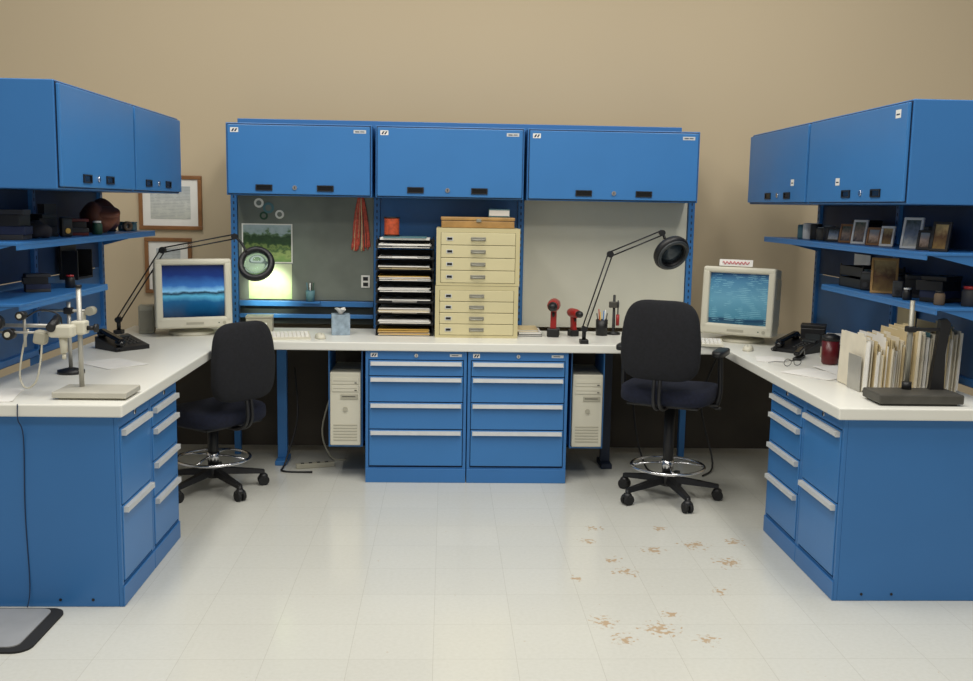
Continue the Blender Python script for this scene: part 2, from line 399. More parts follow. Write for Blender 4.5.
def leg(x,y,label,m):
    e=thing('worktop_support',(x,y,0),0,label,'desk support','steel worktop supports')
    M(m).box(-.03,.03,-.02,.02,.03,.788,.003).obj('column',e)
    M(m).box(-.035,.035,-.10,.10,.0,.03,.004).obj('foot',e)
leg(-1.02,6.25,'blue steel worktop support with foot near power cables',BLUE)
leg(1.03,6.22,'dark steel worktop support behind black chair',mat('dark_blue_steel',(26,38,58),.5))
# ---------------------------------------------------------------- chairs
def chair(loc,face,sz,arms,label,bw=.205,rot=.3):
    e=thing('drafting_chair',loc,math.atan2(-face[0],face[1]),label,'chair','black drafting chairs')
    b=M(BLACK)
    b.lathe([(.03,.075),(.045,.08),(.045,.13),(.03,.15)])
    for i in range(5):
        t=2*math.pi*i/5+rot;c,s=math.cos(t),math.sin(t)
        p0=V((c*.03,s*.03,.115));p1=V((c*.29,s*.29,.082))
        n=V((-s,c,0))
        poly=[p0+n*.024-V((0,0,.02)),p0-n*.024-V((0,0,.02)),p0-n*.018+V((0,0,.02)),p0+n*.018+V((0,0,.02))]
        pe=[p1+n*.016-V((0,0,.012)),p1-n*.016-V((0,0,.012)),p1-n*.012+V((0,0,.010)),p1+n*.012+V((0,0,.010))]
        b.add(poly+pe,[(0,1,2,3),(7,6,5,4),(0,4,5,1),(1,5,6,2),(2,6,7,3),(3,7,4,0)])
    b.obj('star_base',e)
    for i in range(5):
        t=2*math.pi*i/5+rot;c,s=math.cos(t),math.sin(t)
        n=V((-s,c,0));p=V((c*.285,s*.285,.030))
        w=M(BLACK,RUB)
        w.m(1).cyl(p+n*.006,p+n*.024,.030,n=18).cyl(p-n*.006,p-n*.024,.030,n=18)
        w.m(0).cyl(p-n*.006,p+n*.006,.012).cyl(p+V((0,0,.0)),p+V((0,0,.055)),.008).sq(p+V((0,0,.022)),(.026,.026,.020))
        w.obj('caster',e)
    col=M(BLACK,CHROME)
    col.cyl((0,0,.13),(0,0,.13+(sz-.13)*.75),.030).m(1).cyl((0,0,.13+(sz-.13)*.75),(0,0,sz-.10),.015)
    col.obj('gas_column',e)
    r=M(CHROME)
    rz=.19;R=.205
    r.tube([(R*math.cos(2*math.pi*i/36),R*math.sin(2*math.pi*i/36),rz) for i in range(36)],.009,n=8,closed=True)
    for i in range(4):
        t=math.pi/2*i+.4;c,s=math.cos(t),math.sin(t)
        r.tube([(c*.025,s*.025,rz+.02),(c*.12,s*.12,rz+.015),(R*c,R*s,rz)],.006)
    r.cyl((0,0,rz-.02),(0,0,rz+.035),.034)
    r.obj('foot_ring',e,label='chrome foot ring')
    mc=M(BLACK)
    mc.box(-.07,.07,-.10,.12,sz-.115,sz-.075,.012)
    mc.tube([(.05,.02,sz-.095),(.20,.03,sz-.10),(.25,.03,sz-.11)],.006).sq((.26,.03,sz-.112),(.022,.012,.010))
    mc.obj('tilt_mechanism',e)
    def sf(p):
        return (p.x,p.y,p.z+(.012*(p.x/.24)**2 if p.z>0 else 0)-(.02*max(0,p.y/.23)**3))
    M(FABB,BLACK).sq((0,.0,sz-.038),(.255,.245,.052),.45,.5,n=40,m=14,fn=sf).m(1).box(-.2,.2,-.19,.19,sz-.096,sz-.080,.005).obj('seat',e,label='dark navy fabric cushion')
    bar=M(BLACK)
    for dx in (-.016,.016):
        bar.tube([(dx,-.06,sz-.095),(dx,-.22,sz-.10),(dx,-.300,sz-.05),(dx,-.305,sz+.05),(dx,-.285,sz+.10)],.011,sub=5)
    bar.obj('back_bar',e)
    def bf(p):
        tz=p.z/.215
        k=1-.10*max(0,tz)-.08*max(0,tz)**3
        return (p.x*k,p.y+.9*p.x*p.x-.02*(1-tz*tz),p.z)
    M(FAB).sq((0,-.285,sz+.285),(bw,.040,.216),.42,.42,n=48,m=26,fn=bf).obj('backrest',e)
    if arms:
        for s in (-1,1):
            a=M(BLACK)
            a.box(s*.05 if s>0 else -.27,.27 if s>0 else -.05,-.03,.03,sz-.095,sz-.083)
            a.tube([(s*.26,0,sz-.09),(s*.275,0,sz-.02),(s*.275,-.01,sz+.10),(s*.27,-.01,sz+.19)],.015,sub=4)
            a.sq((s*.27,.0,sz+.205),(.036,.12,.020),.5,.6)
            a.obj('armrest',e)
chair((-1.310,5.61,0),(-.80,.60),.49,False,'low black drafting chair with chrome foot ring by seascape monitor',bw=.212,rot=.75)
chair((1.275,5.50,0),(.46,.89),.655,True,'taller black drafting chair with armrests and foot ring',bw=.216,rot=.35)
# ---------------------------------------------------------------- CRT monitors
SCL=rampmat('screen_seascape',[(0,(8,34,62)),(.30,(22,84,128)),(.40,(80,160,195)),(.46,(8,22,40)),(.50,(120,180,220)),(.60,(50,104,170)),(.8,(18,46,110)),(1,(12,28,74))],.15,emit=.32,noise=.14,nscale=4)
SCR=rampmat('screen_teal_desktop',[(0,(50,90,110)),(.10,(36,62,88)),(.14,(72,124,146)),(.5,(92,142,164)),(.85,(66,114,144)),(1,(36,70,110))],.15,emit=.28,noise=.05,lines=9,linecol=(116,164,180),thr=.52,dist=1.0)
def monitor(loc,rz,scr,label,w=.44,h=.41,tilt=.06):
    e=thing('crt_monitor',loc,rz,label,'computer monitor','beige tube monitors')
    M(BEIGE).lathe([(.13,0),(.135,.006),(.13,.018),(.07,.026),(.065,.045),(.0,.05)],c=(0,.16,0)).obj('stand',e)
    z0=.05;x=w/2
    T=Matrix.Translation((0,0,z0))@Matrix.Rotation(-tilt,4,'X')
    fr=M(BEIGE);fr.T=T
    bz=.042
    fr.box(-x,x,0,.06,0,bz+.024,.014,seg=3).box(-x,x,0,.06,h-bz+.004,h,.014,seg=3)
    fr.box(-x,-x+bz,0,.06,bz-.01,h-bz+.02,.012,seg=3).box(x-bz,x,0,.06,bz-.01,h-bz+.02,.012,seg=3)
    fr.obj('bezel',e)
    cs=M(BEIGE,BEIGE2);cs.T=T
    cs.frus((-x+.004,x-.004,.004,h-.004),.05,(-x+.010,x-.010,.008,h-.010),.17)
    cs.frus((-x+.010,x-.010,.008,h-.010),.17,(-x*.70,x*.70,.04,h*.84),.38)
    cs.box(-x*.70,x*.70,.38,.42,.04,h*.84,.01)
    cs.m(1)
    for i in range(8): cs.box(-.10,.10,.418,.422,.08+i*.025,.088+i*.025)
    for s in (-1,1):
        for i in range(7): cs.box(s*(x-.006)-.003,s*(x-.006)+.003,.07+i*.012,.074+i*.012,h*.55,h*.85)
    cs.obj('casing',e)
    s=M(scr);s.T=T
    N=10;vs=[];fs=[]
    sx=x-bz+.002;sz0=bz+.022;sz1=h-bz+.006
    for j in range(N+1):
        for i in range(N+1):
            u=i/N*2-1;v=j/N*2-1
            vs.append((u*sx,.012+.016*(u*u+v*v)*.6,(sz0+sz1)/2+v*(sz1-sz0)/2))
    for j in range(N):
        for i in range(N):
            fs.append((j*(N+1)+i,j*(N+1)+i+1,(j+1)*(N+1)+i+1,(j+1)*(N+1)+i))
    s.add(vs,fs,True).obj('screen',e,label='lit screen')
    q=M(BEIGE2,GREEN);q.T=T
    q.cyl((x-.05,0,.03),(x-.05,-.004,.03),.010).m(1).box(x-.085,x-.078,-.002,0,.027,.033)
    q.obj('power_button',e)
    q=M(BEIGE2);q.T=T
    q.box(-.05,.05,-.002,0,.022,.036).obj('control_panel',e)
    return e
monitor((-1.475,5.93,WT),math.radians(22),SCL,'beige tube monitor showing a blue seascape, on corner worktop')
monitor((1.74,5.90,WT),math.radians(-33),SCR,'beige tube monitor with teal screen and a paper sign on top')
q=M(WHITE,PINK);q.box(-.10,.10,0,.002,0,.040,R=RX(-.15))
q.m(1)
pts=[(-.08+.008*i,-.0045,.020+.009*math.sin(i*2.3)) for i in range(21)]
q.tube(pts,.0022,n=5,sub=3)
q.obj('paper_sign',loc=(1.74,5.945,1.303),rz=math.radians(-30),label='small paper sign with pink handwritten word atop monitor',cat='paper sign')
# ---------------------------------------------------------------- magnifier lamps
def rotto(n): return V((0,0,1)).rotation_difference(V(n).normalized()).to_matrix()
DIFF=mat('unlit_tube',(64,68,70),.3)
DIFFON=mat('lit_circular_tube',(214,240,205),.3,emit=4)
def lamp(base,elbow,end,head,n,label,on=False):
    e=thing('magnifier_lamp',base,0,label,'desk lamp','black magnifier lamps')
    B=V(base);f=lambda p:V(p)-B
    c=M(BLACK,STEEL)
    c.box(-.025,.025,-.03,.03,0,.025,.004).cyl((0,0,.025),(0,0,.075),.012)
    c.obj('clamp',e)
    s=V((0,0,.085));E=f(elbow);F=f(end);Hh=f(head)
    def arm(p,q,name):
        a=M(BLACK,STEEL);d=(q-p).normalized();n2=d.cross(V((0,1,0))).normalized()*.013
        a.cyl(p+n2,q+n2,.0042,n=8).cyl(p-n2,q-n2,.0042,n=8)
        a.m(1)
        pts=[]
        a0=p+d*.03+V((0,-.016,0));L=(q-p).length*.35
        u=d.orthogonal().normalized();w=d.cross(u)
        for i in range(80):
            t=i/80;an=i*1.1
            pts.append(a0+d*(L*t)+(u*math.cos(an)+w*math.sin(an))*.005)
        a.tube(pts,.0015,n=4)
        a.obj(name,e)
    arm(s,E,'lower_arm');arm(E,F,'upper_arm')
    for P_,r in ((E,.019),(F,.017),(s,.018)):
        M(BLACK).cyl(P_+V((0,-.02,0)),P_+V((0,.02,0)),r).obj('joint',e)
    R=rotto(n)
    rim=Hh+(F-Hh).normalized()*.092
    M(BLACK).tube([F,(F+rim)/2+V((0,.01,.01)),rim],.008,sub=4).obj('head_bracket',e)
    h=M(BLACK)
    h.lathe([(.072,-.014),(.072,.022),(.078,.026),(.104,.018),(.110,.0),(.105,-.020),(.092,-.028),(.078,-.022)],c=Hh,R=R,n=36,closed=True)
    h.obj('lamp_head',e)
    M(DIFFON if on else DIFF).lathe([(.078,.026),(.098,.023),(.096,.029),(.080,.032)],c=Hh,R=R,n=36,closed=True).obj('lamp_tube',e,label='circular lamp tube')
    M(LENS if on else LENSD).lathe([(.0,-.006),(.03,-.004),(.0715,0),(.0715,.004),(.03,.010),(.0,.012)],c=Hh,R=R,n=36).obj('lens',e,label='round magnifying lens')
    if on:
        l=bpy.data.lights.new('lamp_light','SPOT');l.energy=19;l.spot_size=math.radians(46);l.spot_blend=.6;l.shadow_soft_size=.04;l.color=(.88,1,.78)
        o=bpy.data.objects.new('lamp_light',l);COL.objects.link(o);o.parent=e;o.location=Hh+V(n).normalized()*.05
        o.rotation_euler=V(n).to_track_quat('-Z','Y').to_euler()
lamp((-1.95,6.02,WT),(-1.64,5.88,1.350),(-1.255,6.02,1.43),(-1.13,6.02,1.27),(.0,.90,-.40),'lit black articulated magnifier lamp facing the metal board',on=True)
lamp((.82,5.83,WT),(.955,5.80,1.37),(1.245,5.76,1.50),(1.30,5.74,1.385),(.30,-.80,-.50),'black articulated magnifier lamp standing near worktop edge')
# ---------------------------------------------------------------- paper trays
e=thing('paper_tray_stack',(-.425,6.08,WT),0,'tall stack of black letter trays full of papers','paper tray')
TW,TD,TP=.352,.27,.0665
for i in range(9):
    z=i*TP
    q=M(BLACK)
    q.box(0,TW,0,TD,z,z+.004).box(0,.004,.02,TD,z+.003,z+.05).box(TW-.004,TW,.02,TD,z+.003,z+.05).box(0,TW,TD-.003,TD,z+.003,z+.05)
    q.box(0,.10,0,.004,z+.003,z+.016).box(TW-.10,TW,0,.004,z+.003,z+.016)
    for x in (.004,TW-.010):
        for y in (.04,TD-.02): q.box(x,x+.006,y,y+.006,z+.003,z+TP)
    q.obj('tray',e)
TC=[YEL,WHITE,MANILA,WHITE,WHITE,YEL,MANILA,WHITE,WHITE]
for i in range(9):
    z=WT+i*TP+.0045;h=[.034,.026,.030,.014,.020,.026,.022,.012,.020][i]
    q=M(WHITE,TC[i],BLUE2)
    zz=z;k=0
    while zz<z+h:
        q.m(k%2);o=random.uniform(-.006,.006)
        q.box(-.405+o,-.095+o,6.10+random.uniform(-.04,.0),6.33,zz,zz+.004);zz+=.0045;k+=1
    q.obj('paper_stack',label='stack of sheets lying in a black letter tray',cat='papers',group='paper stacks in the letter trays')
q=M(WHITE,TEAL);q.box(0,.30,0,.22,0,.012).m(1).box(.02,.28,-.01,.21,.012,.018);q.obj('paper_stack',loc=(-.40,6.10,WT+9*TP-.0155),label='loose papers and teal folder on top tray',cat='papers')
e=thing('cord_spool',(-.335,6.20,WT+9*TP+.003),0,'small spool wound with orange cord on top of trays','spool')
M(BLACK).cyl((0,0,0),(0,0,.006),.050,n=24).cyl((0,0,.006),(0,0,.112),.018).cyl((0,0,.112),(0,0,.118),.050,n=24).obj('reel',e)
q=M(ORG);q.lathe([(.019,.007)]+[(.044+.003*(k%2),.008+.102*k/16) for k in range(17)]+[(.019,.111)],n=24);q.obj('cord',e)
# ---------------------------------------------------------------- cream drawer cabinets
GAP=mat('cream_gap',(96,86,54),.7)
def smallcab(loc,w,d,h,n,label):
    e=thing('small_drawer_cabinet',loc,0,label,'drawer cabinet','cream bench-top drawer cabinets')
    b=M(CREAM,GAP);b.box(0,w,.012,d,0,h,.005)
    b.box(0,.026,0,.012,0,h).box(w-.026,w,0,.012,0,h).box(.026,w-.026,0,.012,h-.026,h).box(.026,w-.026,0,.012,0,.016)
    b.m(1).box(.026,w-.026,.008,.012,.016,h-.026);b.obj('body',e)
    hh=(h-.042)/n
    for i in range(n):
        z=.016+hh*i
        dd=M(CREAM2).box(.028,w-.028,-.003,.008,z+.0015,z+hh-.0015,.003).obj('drawer',e)
        c=w/2;zc=z+hh*.5
        q=M(DULL);q.box(c-.045,c+.045,-.006,-.003,zc-.011,zc+.011,.002);q.tube([(c-.038,-.006,zc),(c-.032,-.020,zc-.004),(c+.032,-.020,zc-.004),(c+.038,-.006,zc)],.004,sub=3);q.obj('handle',dd,label='dull nickel pull')
        q=M(SILV,BLACK);q.box(.06,.10,-.006,-.003,zc-.011,zc+.011).m(1).box(.065,.095,-.0065,-.006,zc-.007,zc+.007);q.obj('label_holder',dd,label='small card holder')
smallcab((-.062,6.02,WT),.502,.38,.315,4,'cream steel drawer cabinet standing on white worktop')
smallcab((-.058,6.02,WT+.317),.502,.38,.345,4,'cream steel drawer cabinet stacked on another one')
CT=WT+.317+.346
e=thing('wooden_box',(-.03,6.05,CT),0,'flat tan wooden box on cream cabinets','box')
M(WOOD).box(0,.44,0,.30,0,.042,.004).obj('box_body',e)
M(WOOD).box(-.003,.443,-.003,.303,.044,.064,.004).obj('lid',e)
M(DULL).box(.21,.24,-.007,-.003,.036,.054,.001).obj('latch',e)
q=M(TEAL,WHITE);q.box(0,.13,0,.12,0,.05,.003).m(1).box(.003,.127,-.002,.11,.008,.042);q.obj('book',loc=(.26,6.20,CT+.065),label='small teal book lying on wooden box',cat='book')
for i,(c,o) in enumerate([(BLACK,0),(WHITE,.006),(MANILA,-.004)]):
    q=M(c,WHITE);q.box(0,.15-.01*i,0,.22,0,.003).box(0,.15-.01*i,0,.22,.011,.014).box(0,.003,0,.22,.003,.011);q.m(1).box(.003,.145-.01*i,.003,.217,.003,.011)
    q.obj('book',loc=(.450+o,6.12,WT+.0145*i),label='thin %s manual lying flat on worktop'%(['black','white','buff'][i]),cat='book',group='manuals stacked beside cream cabinets')
# tissue box
e=thing('tissue_box',(-.64,6.12,WT),math.radians(8),'pale blue cardboard tissue box with tissue sticking out','tissue box')
M(TISS,BLACK).box(-.055,.055,-.055,.055,0,.125,.002).m(1).lathe([(.035,.1252),(.0,.1254)],n=20).obj('carton',e)
q=M(WHITE);vs=[];N=14
for j in range(5):
    for i in range(N):
        t=2*math.pi*i/N;r=.010+.005*j+.006*math.sin(3*t+j)*j/5
        vs.append((r*math.cos(t)*1.1,r*math.sin(t)*.6,.126+.008*j+.006*math.sin(2*t)*j/3))
q.add(vs,[(j*N+i,j*N+(i+1)%N,(j+1)*N+(i+1)%N,(j+1)*N+i) for j in range(4) for i in range(N)],True);q.obj('tissue',e)
def drill(loc,rz,s,label):
    e=thing('cordless_drill',loc,rz,label,'power drill','red cordless drills')
    e.scale=(s,s,s)
    M(BLACK).box(-.045,.04,-.038,.038,0,.055,.008).obj('battery',e)
    g=M(RED);g.prism([(-.022,-.018,.055),(.028,-.018,.055),(.020,-.018,.17),(-.030,-.018,.17)],(0,.036,0));g.obj('grip',e)
    b=M(RED);b.T=Matrix.Translation((-.06,0,.20))@Matrix.Rotation(math.pi/2,4,'Y')
    b.lathe([(.012,-.02),(.034,-.012),(.040,.02),(.040,.10),(.034,.135),(.030,.15)]);b.obj('motor_housing',e)
    c=M(BLACK);c.T=b.T;c.lathe([(.029,.151),(.030,.17),(.028,.19),(.014,.21),(.006,.212)]);c.obj('chuck',e)
    M(BLACK).sq((.030,0,.145),(.010,.009,.018)).obj('trigger',e)
drill((.67,6.13,WT),math.radians(-100),.98,'red and black cordless drill standing upright on worktop')
drill((.80,6.17,WT),math.radians(-72),.72,'smaller red cordless drill beside another drill')
e=thing('pen_cup',(.985,6.22,WT),0,'black pen cup holding pens','pen cup')
M(BLACK).lathe([(.036,0),(.038,.10),(.034,.10),(.033,.01)],n=20).obj('cup',e)
for i in range(6):
    t=i*1.05;M([BLACK,BLUE2,RED,BLACK,YEL,SILV][i]).cyl((.015*math.cos(t),.015*math.sin(t),.012),(.033*math.cos(t),.033*math.sin(t),.14+.012*(i%3)),.0035,n=8).obj('pen',e)
e=thing('tool_stand',(1.07,6.28,WT),0,'small black upright tool stand with clipped tools','tool stand')
M(BLACK).lathe([(.045,0),(.045,.012),(.010,.02),(.008,.25),(.0,.253)],n=20).obj('pole',e)
M(DSTEEL).box(-.035,.03,-.02,.0,.17,.21,.006).obj('clip',e)
M(RED,BLACK).cyl((.02,-.03,.06),(.02,-.03,.13),.011).m(1).cyl((.02,-.03,.13),(.02,-.03,.22),.004).obj('screwdriver',e)
# board hung things
e=thing('ribbon_bundle',(-.545,6.452,1.335),0,'bundle of red-orange ribbons hanging on the board','ribbons')
for i in range(20):
    x=random.uniform(-.026,.026)
    M(MANILA if i%6==2 else TASS).tube([(x*.5,.0,.345),(x*1.2,-.008,.26),(x*1.8,-.004,.14),(x*2.2+random.uniform(-.012,.012),.0,random.uniform(0,.06))],.006,n=6,sub=4).obj('ribbon',e)
POST=rampmat('landscape_print',[(0,(120,156,88)),(.22,(160,180,110)),(.34,(70,100,58)),(.42,(120,140,78)),(.5,(50,78,44)),(.64,(36,60,38)),(.74,(90,116,84)),(.8,(150,168,172)),(1,(170,184,192))],.5,noise=.65,nscale=7)
M(WHITE,POST).box(-1.30,-.98,6.4535,6.456,1.25,1.50).m(1).box(-1.292,-.988,6.4525,6.4535,1.258,1.492).obj('landscape_poster',label='landscape print with green trees pinned to metal board',cat='poster')
LGP=rampmat('green_calendar',[(0,(166,186,134)),(.5,(196,210,164)),(1,(204,212,178))],.6,noise=.6,nscale=5)
M(LGP).box(-1.26,-.985,6.4525,6.4555,1.02,1.245).obj('calendar_sheet',label='pale green printed sheet below landscape print',cat='poster')
for x,z,r,c in ((-1.13,1.60,.035,TEAL),(-1.19,1.63,.03,WHITE),(-1.06,1.56,.028,WHITE),(-1.16,1.55,.026,GREEN)):
    M(c,GREYP).cyl((x,6.4595,z),(x,6.4535,z),r,n=24).m(1).cyl((x,6.4535,z),(x,6.453,z),r*.55,n=20).obj('round_sticker',label='round badge sticker on metal board',cat='sticker',group='round badge stickers')
e=thing('wall_socket',(-.515,6.4595,1.14),0,'small outlet plate with dark sockets on metal board','outlet')
M(WHITE).box(-.028,.028,-.008,0,-.04,.04,.002).obj('plate',e)
for z in (-.018,.018): M(BLACK).box(-.016,.016,-.011,-.008,z-.012,z+.012,.002).obj('socket',e)
e=thing('cup',(-.865,6.425,1.0105),0,'small teal cup holding markers on blue rail','cup')
M(TEAL).lathe([(.026,0),(.030,.07),(.027,.07),(.024,.006)],n=20).obj('cup_body',e)
for i in range(4): M([GREEN,BLACK,TEAL,SILV][i]).cyl((.01*math.cos(i*1.6),.01*math.sin(i*1.6),.008),(.022*math.cos(i*1.6),.022*math.sin(i*1.6),.12),.004,n=8).obj('marker',e)
M(BLUE).box(-.92,-.80,6.395,6.44,1.0,1.0095).obj('ledge',label='small blue steel ledge on rail under metal board',cat='ledge')
CERT=rampmat('certificate_print',[(0,(190,192,182)),(.5,(206,208,202)),(1,(182,190,194))],.5,noise=.1,lines=7,linecol=(160,164,164))
def wframe(x0,x1,z0,z1,label):
    e=thing('framed_certificate',((x0+x1)/2,6.758,z0),0,label,'picture frame','framed certificates on the wall')
    w=(x1-x0)/2;h=z1-z0
    q=M(WOODD);b=.026
    q.box(-w,w,-.02,0,0,b,.004).box(-w,w,-.02,0,h-b,h,.004).box(-w,-w+b,-.02,0,b,h-b,.004).box(w-b,w,-.02,0,b,h-b,.004);q.obj('frame',e)
    M(WHITE).box(-w+b,w-b,-.010,-.004,b,h-b).obj('mat_board',e)
    M(CERT).box(-w+b+.05,w-b-.05,-.0115,-.0102,b+.045,h-b-.045).obj('certificate',e)
wframe(-2.03,-1.617,1.443,1.80,'wood framed certificate with pale mat on tan wall')
wframe(-2.0,-1.69,1.02,1.39,'wood framed certificate hung below another one')
# ---------------------------------------------------------------- PC towers in brackets
def tower(loc,w,label):
    e=thing('computer_tower',loc,0,label,'computer','beige computer towers')
    h=.44;d=.40
    M(BEIGE2).box(0,w,.02,d,0,h,.004).obj('case',e)
    M(BEIGE).box(0,w,0,.02,0,h,.006).obj('front_panel',e)
    for z in (.37,.325):
        M(BEIGE,BEIGE2,BLACK).box(.012,w-.012,-.004,0,z,z+.04,.002).m(1).box(.02,w-.02,-.005,-.004,z+.018,z+.021).m(2).box(w-.035,w-.022,-.006,-.004,z+.006,z+.011).obj('disc_drive',e)
    M(BEIGE2,BLACK).box(w*.35,w-.015,-.004,0,.28,.31,.002).m(1).box(w*.4,w-.03,-.005,-.004,.294,.298).obj('floppy_drive',e)
    M(BEIGE2).cyl((w*.5,0,.22),(w*.5,-.006,.22),.014).obj('power_button',e)
    q=M(BEIGE2)
    for i in range(6): q.box(.02,w-.02,-.002,0,.03+i*.018,.036+i*.018)
    q.obj('vent',e)
def holder(x0,x1,y,z,label):
    e=thing('computer_holder',(0,0,0),0,label,'bracket','blue under-desk computer brackets')
    t=.7898
    q=M(BLUE);q.box(x0-.008,x1+.008,y+.02,y+.36,z-.012,z-.002,.002).box(x0-.010,x0-.004,y+.02,y+.36,z-.012,t).box(x1+.004,x1+.010,y+.02,y+.36,z-.012,t).box(x0-.01,x1+.01,y+.02,y+.36,.781,t)
    q.obj('cradle',e)
tower((-.675,5.84,.21),.18,'beige computer tower hung beside blue drawer cabinet');holder(-.675,-.495,5.84,.209,'blue steel cradle hanging under worktop with beige computer')
tower((.765,5.84,.21),.18,'beige computer tower hung in blue cradle behind chair');holder(.765,.945,5.84,.209,'blue steel cradle fixed under worktop near black chair')
# ---------------------------------------------------------------- phones, keyboards, mice, speakers
KEYC=mat('dark_keys',(70,70,68),.5)
def phone(loc,rz,label):
    e=thing('telephone',loc,rz,label,'telephone','black desk telephones')
    M(BLACK).prism([(-.10,-.10,0),(-.10,.10,0),(-.10,.10,.065),(-.10,-.10,.022)],(.20,0,0)).obj('phone_base',e)
    a=.215
    h=M(BLACKG);h.T=Matrix.Translation((-.065,0,.054))@Matrix.Rotation(math.atan(a),4,'X')
    h.box(-.020,.020,-.10,.10,.012,.034,.010).sq((0,-.085,.008),(.028,.030,.020)).sq((0,.085,.008),(.028,.030,.020));h.obj('handset',e)
    k=M(KEYC)
    for i in range(4):
        for j in range(3):
            y=-.06+i*.026;k.box(.005+j*.024,.019+j*.024,y,y+.012,.022+(y+.1)*a+.001,.028+(y+.1)*a)
    k.obj('keypad',e,kind='stuff')
    M(GLASS).box(0,.08,.045,.085,.055,.066).obj('display',e)
    M(BLACK).tube([(-.07,-.12,.04)]+[(-.09+.012*math.cos(i*1.3),-.12+.008*i*.4,.012+.008*math.sin(i*1.3)) for i in range(14)],.003,n=6,sub=2).obj('cord',e)
phone((-1.74,5.42,WT),math.radians(50),'black desk telephone on worktop near beige speaker')
phone((2.02,5.60,WT),math.radians(-50),'black desk telephone on worktop beside tube monitor')
def keyboard(loc,rz,label):
    e=thing('keyboard',loc,rz,label,'keyboard','beige computer keyboards')
    M(BEIGE).prism([(-.22,-.08,0),(-.22,.08,0),(-.22,.08,.030),(-.22,-.08,.014)],(.44,0,0)).obj('keyboard_case',e)
    k=M(WHITE)
    for i in range(5):
        for j in range(18):
            y=-.07+i*.024;x=-.21+j*.0235;z=.014+(y+.08)*.1
            k.box(x,x+.019,y,y+.018,z,z+.010)
    k.obj('keys',e,kind='stuff')
keyboard((-1.02,5.90,WT),math.radians(12),'beige keyboard on worktop in front of seascape monitor')
keyboard((1.43,5.86,WT),math.radians(-10),'beige keyboard on worktop before teal-screen monitor')
def mouse(loc,rz,label):
    q=M(BEIGE,BEIGE2);q.sq((0,0,.0),(.03,.055,.034),.8,.8,fn=lambda p:(p.x,p.y,max(0,p.z)));q.m(1).box(-.001,.001,-.05,-.01,.030,.0335)
    q.obj('computer_mouse',loc=loc,rz=rz,label=label,cat='mouse',group='computer mice')
mouse((-.74,5.92,WT+.0005),.3,'beige computer mouse on white worktop by tissue box')
mouse((1.74,5.62,WT+.0005),-.4,'beige computer mouse on white worktop near telephone')
e=thing('speaker',(-1.80,6.08,WT),math.radians(10),'small beige computer speaker beside monitor','speaker')
M(BEIGE2).box(-.045,.045,-.05,.05,0,.17,.01).obj('cabinet',e);M(mat('speaker_cloth',(150,146,130),.9)).box(-.036,.036,-.054,-.05,.015,.14,.001).obj('grille',e)
e=thing('mug',(2.03,5.14,WT),0.5,'dark red glossy mug with black lid near telephone','mug')
M(REDD).lathe([(.036,0),(.043,.01),(.045,.125),(.041,.125),(.038,.012)],n=28).obj('cup',e)
M(REDD).tube([(.042,0,.10),(.070,0,.095),(.078,0,.06),(.065,0,.03),(.041,0,.03)],.006,sub=4).obj('handle',e)
M(BLACK).lathe([(.0455,.126),(.0455,.150),(.02,.162),(0,.163)],n=24).obj('lid',e)
e=thing('stapler',(1.93,5.32,WT),math.radians(60),'black stapler lying on the worktop','stapler')
M(BLACK).box(-.08,.08,-.02,.02,0,.014,.004).obj('stapler_base',e);M(BLACKG).box(-.08,.075,-.017,.017,.032,.052,.007,R=RY(-.10)).box(.05,.08,-.016,.016,.014,.045).obj('stapler_arm',e)
e=thing('tape_dispenser',(2.14,5.36,WT),math.radians(-40),'grey tape dispenser on worktop beside mug','tape dispenser')
M(BEIGE2).prism([(-.07,-.025,0),(.07,-.025,0),(.07,-.025,.03),(.03,-.025,.05),(-.04,-.025,.03),(-.07,-.025,.06)],(0,.05,0)).obj('dispenser_body',e)
M(WHITE).cyl((.0,-.010,.06),(.0,.010,.06),.03,n=24).obj('tape_roll',e)
e=thing('eyeglasses',(1.80,5.05,WT),.4,'thin black eyeglasses lying on white worktop','glasses')
q=M(BLACK)
for s in (-1,1): q.tube([(s*.033+.024*math.cos(2*math.pi*i/16),0,.022+.018*math.sin(2*math.pi*i/16)) for i in range(16)],.0016,n=6,closed=True)
q.tube([(-.010,0,.028),(.010,0,.028)],.0016);q.obj('rims',e)
for s in (-1,1): M(BLACK).tube([(s*.057,0,.026),(s*.058,.06,.020),(s*.055,.12,.006)],.0016,sub=3).obj('temple',e)
def boxthing(name,x,y,z,w,d,h,m,label,cat,rz=0,m2=None,group=None):
    q=M(m,m2 or WHITE);q.box(-w/2,w/2,-d/2,d/2,0,h*.86,min(.006,w*.1));q.box(-w/2-.002,w/2+.002,-d/2-.002,d/2+.002,h*.86,h,.003)
    q.m(1).box(-w*.3,w*.3,-d/2-.0025,-d/2,h*.25,h*.6)
    return q.obj(name,loc=(x,y,z),rz=rz,label=label,cat=cat,group=group)
boxthing('desk_carton',2.20,5.85,WT,.14,.12,.13,BLACK,'black carton on worktop behind telephone','box',-.4,GLASS)
boxthing('desk_carton',2.24,5.62,WT,.08,.10,.10,WHITE,'small white carton beside telephone','box',-.3,TEAL)
boxthing('desk_carton',2.26,5.15,WT,.12,.16,.12,BLACK,'dark carton against blue side panel','box',0,REDD)
boxthing('desk_carton',-1.15,6.22,WT,.16,.12,.10,BEIGE2,'beige carton on worktop behind keyboard','box',.1,WHITE)
def paper(x,y,rz,label,n=1,w=.216,h=.28,z=WT,m=WHITE):
    q=M(m)
    for i in range(n):
        a=random.uniform(-.12,.12)
        q.box(-w/2,w/2,-h/2,h/2,.0012*i,.0012*i+.001,R=RZ(a if i else 0))
    q.obj('paper_sheet',loc=(x,y,z+.0006),rz=rz,label=label,cat='paper',group='loose papers on the side worktops')
